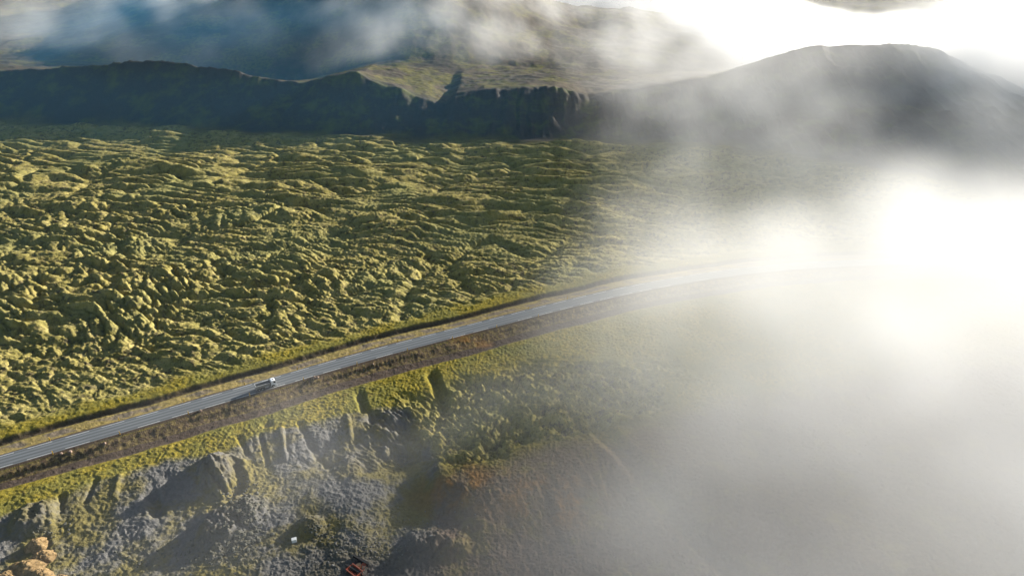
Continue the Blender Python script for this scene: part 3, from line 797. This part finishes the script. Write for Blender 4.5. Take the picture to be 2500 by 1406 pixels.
def scatter(name, areas, mat, seed):
    rs = random.Random(seed); pts = []
    for (u, v, sx_, sy_, n_, r0, r1) in areas:
        cx_, cy_ = seat(u, v)
        for _ in range(n_):
            pts.append((cx_ + rs.gauss(0, sx_), cy_ + rs.gauss(0, sy_), r0 + (r1 - r0) * rs.random() ** 2.5))
    P = np.array(pts); Z = terrain(P[:, 0], P[:, 1])[0]
    bm = bmesh.new()
    for i, (px_, py_, r_) in enumerate(pts): rock_mesh(bm, (px_, py_, float(Z[i]) + r_ * 0.2), r_, i + seed * 1000, 1 if r_ < 0.45 else 2)
    me = bpy.data.meshes.new(name); bm.to_mesh(me); bm.free(); me.materials.append(mat)
    o = bpy.data.objects.new(name, me); COL.objects.link(o)
    return tag(o, kind='stuff')
scatter('lava_rubble', [(600, 1285, 2.8, 5.0, 380, 0.2, 0.75), (560, 1335, 3.5, 2.0, 130, 0.2, 0.6), (775, 1297, 1.6, 1.4, 70, 0.15, 0.5), (580, 1215, 3, 3, 90, 0.15, 0.5), (420, 1370, 8, 3, 120, 0.15, 0.5), (120, 1285, 3, 2, 50, 0.15, 0.5)], LAVA_ROCK, 3)
scatter('gravel_rubble', [(880, 1335, 5.0, 2.2, 420, 0.10, 0.34), (760, 1390, 8, 2.5, 260, 0.08, 0.30), (980, 1290, 10, 4, 160, 0.08, 0.26)], ROCK_GREY, 5)

# sand heaps, bottom left
def sand_material():
    m, t, out = nt('tan_sand'); n = N(t)
    P = n.new('ShaderNodeNewGeometry').outputs['Position']
    n1 = n.noise(P, 1.1, 5, 0.65); 
    c = n.ramp(n1, [(0.32, (0.12, 0.08, 0.036)), (0.5, (0.245, 0.165, 0.078)), (0.7, (0.32, 0.225, 0.12))])
    c = n.mix(n.noise(P, 0.5, 5, 0.7, 0.56, 0.68), c, (0.11, 0.08, 0.03))
    n.surf(out, c, 0.95, 0.05, bump=n.noise(P, 5, 4, 0.7), bump_d=0.25); return m
SAND = sand_material()
def sand_heap(u, v, rx, ry, h, rot, lab, seed):
    x0_, y0_ = seat(u, v); nr_, na_ = 26, 56
    co_, fa_ = [], []
    gz = hz_at(x0_, y0_)
    for i in range(nr_ + 1):
        for j in range(na_):
            a = 2 * math.pi * j / na_; q = i / nr_
            wob = 1 + 0.16 * math.sin(2 * a + seed) + 0.10 * math.sin(3 * a + 2.1 * seed) + 0.05 * math.sin(7 * a + seed)
            lx_, ly_ = rx * q * wob * math.cos(a), ry * q * wob * math.sin(a)
            px_, py_ = lx_ * math.cos(rot) - ly_ * math.sin(rot), lx_ * math.sin(rot) + ly_ * math.cos(rot)
            co_.append([px_, py_, h * max(0, (1 - q * q)) ** 1.2 - 0.5 * q ** 3])
    A_ = np.array(co_); k = (1 - np.hypot(A_[:, 0] / rx, A_[:, 1] / ry)).clip(0.1, 1)
    wx_, wy_ = A_[:, 0] + x0_, A_[:, 1] + y0_
    A_[:, 2] += k * (0.25 * fbm(wx_ / 1.8, wy_ / 1.8, 500 + seed, 3)) + 0.22 * bil(wx_ / 0.55, wy_ / 0.55, 510)
    tz = terrain(wx_, wy_)[0] - gz
    A_[:, 2] += tz
    for i in range(nr_):
        for j in range(na_):
            fa_.append((i * na_ + j, i * na_ + (j + 1) % na_, (i + 1) * na_ + (j + 1) % na_, (i + 1) * na_ + j)[::-1])
    o = mesh_obj('sand_heap', A_.tolist(), fa_, SAND, smooth=True); o.location = (x0_, y0_, gz)
    tag(o, lab, 'sand heap', 'sand heaps in the bottom left corner')
sand_heap(92, 1334, 2.4, 3.2, 2.2, -0.5, 'tan sand heap standing farthest up, with a dark shadow beside it', 1)
sand_heap(106, 1362, 3.2, 2.6, 1.9, 0.4, 'rounded tan sand heap just below the farthest one', 2)
sand_heap(66, 1386, 5.0, 3.4, 1.9, 0.5, 'broad main tan sand heap in the bottom left corner', 3)
sand_heap(100, 1406, 3.8, 2.6, 1.9, 0.2, 'bright tan sand heap cut by the lower edge of the photo', 4)
sand_heap(18, 1412, 3.4, 2.4, 1.7, 0.3, 'tan sand heap at the very left edge of the photo', 5)
sand_heap(146, 1416, 2.0, 1.5, 1.6, 0.0, 'small low tan sand heap at the lower edge, rightmost of the heaps', 6)

# ------------------------------------------------------------------ gear left in the quarry
RUST = flat_material('orange_red_paint', (0.42, 0.10, 0.05), 0.6, 0.3, var=0.5, scale=1.5)
BEIGE = flat_material('beige_block', (0.55, 0.40, 0.22), 0.8, 0.1, var=0.3)
WHITEBOX = flat_material('white_box', (0.72, 0.72, 0.70), 0.6, 0.3, var=0.25)
TIMBER = flat_material('dark_beam', (0.035, 0.034, 0.033), 0.8, 0.2, var=0.4)
x_, y_ = seat(719, 1322); o = empty('storage_box', (x_, y_, hz_at(x_, y_) - 0.02), R(18), 'small white box on the quarry floor at the tip of a dark shadow', 'box')
MB().box(-0.6, 0.6, -0.45, 0.45, 0.12, 1.05, bev=0.03).build('shell', WHITEBOX, o)
MB().box(-0.64, 0.64, -0.49, 0.49, 1.053, 1.16, bev=0.03).build('lid', WHITEBOX, o)
for sx_ in (-0.42, 0.42): MB().box(sx_ - 0.08, sx_ + 0.08, -0.44, 0.44, 0, 0.118).build('skid', TIMBER, o)
x_, y_ = seat(866, 1400); o = empty('tipping_skip', (x_, y_, hz_at(x_, y_) - 0.1), R(-38), 'orange red steel skip at the lower edge of the photo', 'skip')
m_ = MB()
def fl(sd): 
    def f(v): v.co.y += sd * 0.35 * (v.co.z - 0.2) / 1.3
    return f
m_.box(-1.8, 1.8, -0.75, 0.75, 0.2, 0.28)
for sd in (-1, 1): m_.box(-1.8, 1.8, min(sd * .75, sd * .69), max(sd * .75, sd * .69), 0.282, 1.5, taper=fl(sd))
m_.box(-1.87, -1.802, -1.1, 1.1, 0.2, 1.5).box(1.802, 1.87, -1.1, 1.1, 0.2, 1.5)
m_.build('hull', RUST, o)
MB().box(-1.9, 1.9, 1.04, 1.16, 1.503, 1.60).box(-1.9, 1.9, -1.16, -1.04, 1.503, 1.60).build('rim', flat_material('bright_red_edge', (0.55, 0.16, 0.10), 0.5, 0.3), o)
for sx_ in (-1.3, 1.3): MB().box(sx_ - .1, sx_ + .1, -0.7, 0.7, 0, 0.198).build('skid', TIMBER, o)
x_, y_ = seat(876, 1383); o = empty('stone_block', (x_, y_, hz_at(x_, y_) - 0.02), R(25), 'beige square block lying between the two dark beams', 'block')
MB().box(-0.62, 0.62, -0.5, 0.5, 0, 0.8, bev=0.05).build('slab', BEIGE, o)
MB().box(-0.5, 0.5, -0.4, 0.4, 0.802, 0.95, bev=0.04).build('cap', BEIGE, o)
x_, y_ = seat(889, 1386); o = empty('rusty_frame', (x_, y_, hz_at(x_, y_) - 0.02), R(60), 'orange red steel frame standing beside the beige block', 'frame')
for sx_ in (-0.6, 0.6):
    MB().prism([(sx_ - .08, 0), (sx_ + .08, 0), (sx_ * 0.35 + .08, 1.4), (sx_ * 0.35 - .08, 1.4)], -0.45, -0.33).build('leg', RUST, o)
    MB().prism([(sx_ - .08, 0), (sx_ + .08, 0), (sx_ * 0.35 + .08, 1.4), (sx_ * 0.35 - .08, 1.4)], 0.33, 0.45).build('leg', RUST, o)
MB().box(-0.34, 0.34, -0.5, 0.5, 1.403, 1.52, bev=0.02).build('crossbar', RUST, o)
def beam(a, b, lab, hgt):
    p0, p1 = seat(*a), seat(*b)
    L_ = math.hypot(p1[0] - p0[0], p1[1] - p0[1]); o = empty('steel_beam', (p0[0], p0[1], hz_at(*p0) - 0.15), math.atan2(p1[1] - p0[1], p1[0] - p0[0]), lab, 'beam', 'dark beams in the quarry')
    MB().box(0, L_, -0.05, 0.05, 0.12, hgt - 0.12).build('web', TIMBER, o)
    MB().box(0, L_, -0.28, 0.28, 0, 0.118).build('flange', TIMBER, o); MB().box(0, L_, -0.28, 0.28, hgt - 0.118, hgt).build('flange', TIMBER, o)
beam((862, 1360), (900, 1388), 'long dark beam passing above the beige block', 1.3)
beam((846, 1382), (886, 1412), 'dark beam lying between the red skip and the beige block', 1.0)

# ------------------------------------------------------------------ fog and haze
def volume_material(name, color, aniso, density=1.0, attr=True):
    m, t, out = nt(name)
    v = t.nodes.new('ShaderNodeVolumePrincipled')
    v.inputs['Color'].default_value = (*color, 1)
    v.inputs['Anisotropy'].default_value = aniso
    v.inputs['Density'].default_value = density / 50.0          # the grids hold fifty times the density: thin air would be clipped
    v.inputs['Density Attribute'].default_value = 'density' if attr else ''
    t.links.new(v.outputs[0], out.inputs['Volume'])
    return m

def volume_from_grid(name, dens, lo, hi, mat):
    """a cloud whose density is the given voxel grid (z, y, x), made into a volume by a Volume Cube node"""
    nz, ny, nx = dens.shape
    me = bpy.data.meshes.new(name)
    me.vertices.add(dens.size)
    zz, yy, xx = np.meshgrid(*[np.linspace(l, h, k) for l, h, k in zip(lo[::-1], hi[::-1], dens.shape)], indexing='ij')
    me.vertices.foreach_set('co', np.stack([xx, yy, zz], -1).astype(np.float32).ravel())
    me.attributes.new('voxel_density', 'FLOAT', 'POINT').data.foreach_set('value', (dens * 50.0).astype(np.float32).ravel())
    me.materials.append(mat)
    o = bpy.data.objects.new(name, me); COL.objects.link(o)
    g = bpy.data.node_groups.new(name, 'GeometryNodeTree')
    g.interface.new_socket('Geometry', in_out='INPUT', socket_type='NodeSocketGeometry')
    g.interface.new_socket('Geometry', in_out='OUTPUT', socket_type='NodeSocketGeometry')
    N_ = g.nodes.new; L = g.links.new
    gi, go = N_('NodeGroupInput'), N_('NodeGroupOutput')
    pos = N_('GeometryNodeInputPosition')
    def vm(op, a, b):
        n = N_('ShaderNodeVectorMath'); n.operation = op
        L(a, n.inputs[0])
        if b is not None: n.inputs[1].default_value = b
        return n.outputs[0]
    p = vm('SUBTRACT', pos.outputs[0], lo)
    p = vm('MULTIPLY', p, ((nx - 1) / (hi[0] - lo[0]), (ny - 1) / (hi[1] - lo[1]), (nz - 1) / (hi[2] - lo[2])))
    p = vm('ADD', p, (0.5, 0.5, 0.5)); p = vm('FLOOR', p, None)
    p = vm('MAXIMUM', p, (0, 0, 0)); p = vm('MINIMUM', p, (nx - 1, ny - 1, nz - 1))
    dt = N_('ShaderNodeVectorMath'); dt.operation = 'DOT_PRODUCT'
    L(p, dt.inputs[0]); dt.inputs[1].default_value = (1, nx, nx * ny)
    si = N_('GeometryNodeSampleIndex'); si.data_type = 'FLOAT'; si.domain = 'POINT'; si.clamp = True
    na = N_('GeometryNodeInputNamedAttribute'); na.data_type = 'FLOAT'; na.inputs['Name'].default_value = 'voxel_density'
    L(gi.outputs[0], si.inputs['Geometry']); L(na.outputs['Attribute'], si.inputs['Value']); L(dt.outputs['Value'], si.inputs['Index'])
    vc = N_('GeometryNodeVolumeCube')
    L(si.outputs[0], vc.inputs['Density'])
    vc.inputs['Min'].default_value = lo; vc.inputs['Max'].default_value = hi
    vc.inputs['Resolution X'].default_value = nx; vc.inputs['Resolution Y'].default_value = ny; vc.inputs['Resolution Z'].default_value = nz
    sm = N_('GeometryNodeSetMaterial'); sm.inputs['Material'].default_value = mat
    L(vc.outputs[0], sm.inputs[0]); L(sm.outputs[0], go.inputs[0])
    md = o.modifiers.new('volume', 'NODES'); md.node_group = g
    return tag(o, kind='stuff')

def fog_grid(lo, hi, sx, sz):
    nx, ny = int((hi[0] - lo[0]) / sx), int((hi[1] - lo[1]) / sx); nz = int((hi[2] - lo[2]) / sz)
    z, y, x = np.meshgrid(np.linspace(lo[2], hi[2], nz), np.linspace(lo[1], hi[1], ny), np.linspace(lo[0], hi[0], nx), indexing='ij')
    return x, y, z

lo, hi = (-760.0, 60.0, -14.0), (1100.0, 1800.0, 118.0)
x, y, z = fog_grid(lo, hi, 7.0, 5.5)
def f3(s, seed, o=3, zs=1.6, ox=0):
    t = 0; a = 1.0
    for i in range(o):
        t = t + a * pn3((x + ox) / s, y / s, z * zs / s, seed + i * 13); a *= 0.55; s /= 2.1
    return t
big = f3(120, 301, 4)
wisp = f3(60, 351, 4, 0.9)
curl = f3(34, 391, 2, 1.2)
gx, gy = x[0].ravel(), y[0].ravel()
ground = np.broadcast_to(terrain(gx, gy)[0].reshape(x[0].shape), x.shape)
agl = z - np.minimum(ground, 70)
# 1. the bank lying over the plain on the right: a thin torn veil, then the dense body
xv = np.interp(y, [60, 130, 209, 300, 380, 480, 560, 650], [30, 12, -6, 40, 50, 45, 70, 120])
xc = np.interp(y, [60, 130, 165, 209, 260, 300, 350, 420], [60, 38, 38, 42, 72, 98, 175, 250])
torn = np.clip(0.70 + 1.6 * wisp + 0.9 * curl, 0.06, 2.2)
veil = 0.0042 * (1 - 0.3 * sst(300, 360, y)) * sst(-30, 80, x - xv + 60 * big + 18 * curl) * torn * (1 - sst(26, 58, z + 36 * big + 10 * curl))
hillveil = 0.0037 * sst(450, 540, y) * sst(30, 170, x + 50 * big) * (1 - sst(640, 690, y)) * (0.4 + 0.6 * torn) * (1 - sst(52, 84, z - 18 * sst(280, 430, x) + 26 * big + 14 * wisp)) * (1 + 6.0 * sst(270, 420, x))
cw = x - xc + 22 * big + 14 * curl
near = sst(80, 190, y)
top = 30 + 8 * sst(0, 150, cw) + 13 * big + 8 * curl
ycut = np.interp(x, [120, 200, 280, 360], [325, 345, 395, 460]) + 40 * big
core = 0.0155 * sst(-60, 110, cw) * (0.75 + 0.25 * near) * (1 - sst(-30, 50, y - ycut)) * (1 - sst(top - 16, top + 16, z)) * (0.84 + 0.16 * torn) * (1 - 0.68 * sst(245, 345, y)) * (1 - 0.5 * sst(200, 290, x))
bank = np.maximum(veil, 0) * (1 - sst(620, 700, y)) + hillveil + core
# 2. the sea of fog beyond the hills on the right
top2 = np.interp(x, [150, 250, 400, 480, 700], [62, 52, 40, 24, 18]) + 20 * big + 10 * curl
sea = sst(0, 90, x - 190 + 60 * big) * sst(700, 800, y) * (1 - sst(1080, 1180, y)) * 0.022 * (1 - sst(top2 - 8, top2 + 12, z))
top3 = np.interp(x, [-100, 100, 330, 480, 580, 900], [40, 112, 96, 44, 10, 4]) + 12 * big + 8 * curl
sea2 = (1 - sst(480, 580, x) * sst(1360, 1460, y)) * sst(1130, 1200, y + 30 * big) * sst(-60, 120, x) * 0.022 * (1 - sst(top3 - 8, top3 + 12, z))
# 3. torn wisps over the slope behind the canyon rim
lift = sst(640, 740, y) * (1 - sst(1060, 1130, y))
wl = sst(-260, -90, x) * (1 - sst(300, 400, x))
wsp = lift * (0.16 + 0.84 * wl) * np.clip(0.95 * wisp + 0.6 * curl + 0.25 * big + 0.08 + 0.16 * wl, 0, 1) * 0.0105 * (1 - sst(20, 62, agl)) * sst(2, 18, agl + 14 * wisp)
# 4. thin mist drifting over the quarry
mist = 0.0044 * sst(-170, 20, x + 50 * big) * torn * (1 - sst(2, 22, z + 10 * big)) * (1 - sst(178, 205, y)) * sst(60, 110, y)
# 5. cloud hugging the shaded hillside on the left
low = 0.0030 * (1 - sst(-330, -120, x)) * sst(740, 850, y) * (1 - sst(1020, 1120, y)) * np.clip(1.2 * wisp + 0.7 * curl + 0.5 * big + 0.04, 0, 1) * sst(20, 60, z + 30 * wisp) * (1 - sst(85, 112, z))
far_air = 0.0003 * sst(440, 560, x) * sst(900, 1050, y) * (1 - sst(20, 75, z + 30 * big))
murk = 0.0045 * np.exp(-((x + 28) / 28) ** 2 - ((y - 158) / 18) ** 2) * torn * (1 - sst(0, 16, z))
dens = far_air + murk + low + bank + sea + sea2 + wsp + mist
dens *= (z > ground - 8)
edge = (1 - sst(hi[0] - 60, hi[0], x)) * (1 - sst(hi[1] - 60, hi[1], y)) * (1 - sst(106, 116, z)) * sst(0, 60, x - lo[0])
dens = dens * edge
dens[dens < 2e-4] = 0
FOG = volume_material('fog', (0.998, 0.998, 0.998), 0.08)
volume_from_grid('fog_bank', dens, lo, hi, FOG)

# blue air lying in the shaded valley behind the near hill
lo2, hi2 = (-1000.0, 400.0, -40.0), (120.0, 1300.0, 110.0)
x, y, z = fog_grid(lo2, hi2, 14.0, 10.0)
b2 = f3(150, 401, 3)
vm = 0.0011 * sst(-620, -440, x) * sst(650, 730, y) * (1 - sst(-140, 0, x + 60 * b2)) * sst(-940, -420, x) * (1 - sst(1150, 1290, y)) * (1 - sst(50, 105, z + 40 * b2)) * np.clip(0.8 + 0.8 * b2, 0.1, 2)
vm = vm * 0.95 + 0.00030 * sst(410, 560, y) * (1 - sst(640, 690, y)) * (1 - sst(-40, 100, x + 40 * b2)) * sst(-960, -700, x) * (1 - sst(22, 60, z + 20 * b2))  # second term: blue air added before the wall to turn its shade teal
vm[vm < 4e-5] = 0
AIR = volume_material('valley_air_and_shade_tint', (0.12, 0.55, 1.0), 0.0)
volume_from_grid('valley_mist_and_shade_tint', vm, lo2, hi2, AIR)

# the even air over the whole place
m, t, out = nt('haze')
v = t.nodes.new('ShaderNodeVolumePrincipled')
v.inputs['Color'].default_value = (0.45, 0.75, 1.0, 1); v.inputs['Density'].default_value = 0.000015; v.inputs['Anisotropy'].default_value = 0.1
v.inputs['Density Attribute'].default_value = ''
t.links.new(v.outputs[0], out.inputs['Volume'])
bm = bmesh.new(); bmesh.ops.create_cube(bm, size=1.0)
me = bpy.data.meshes.new('haze'); bm.to_mesh(me); bm.free(); me.materials.append(m)
hz = bpy.data.objects.new('haze', me); COL.objects.link(hz)
hz.scale = (19000, 19000, 380); hz.location = (0, 0, 105)
tag(hz, kind='stuff')
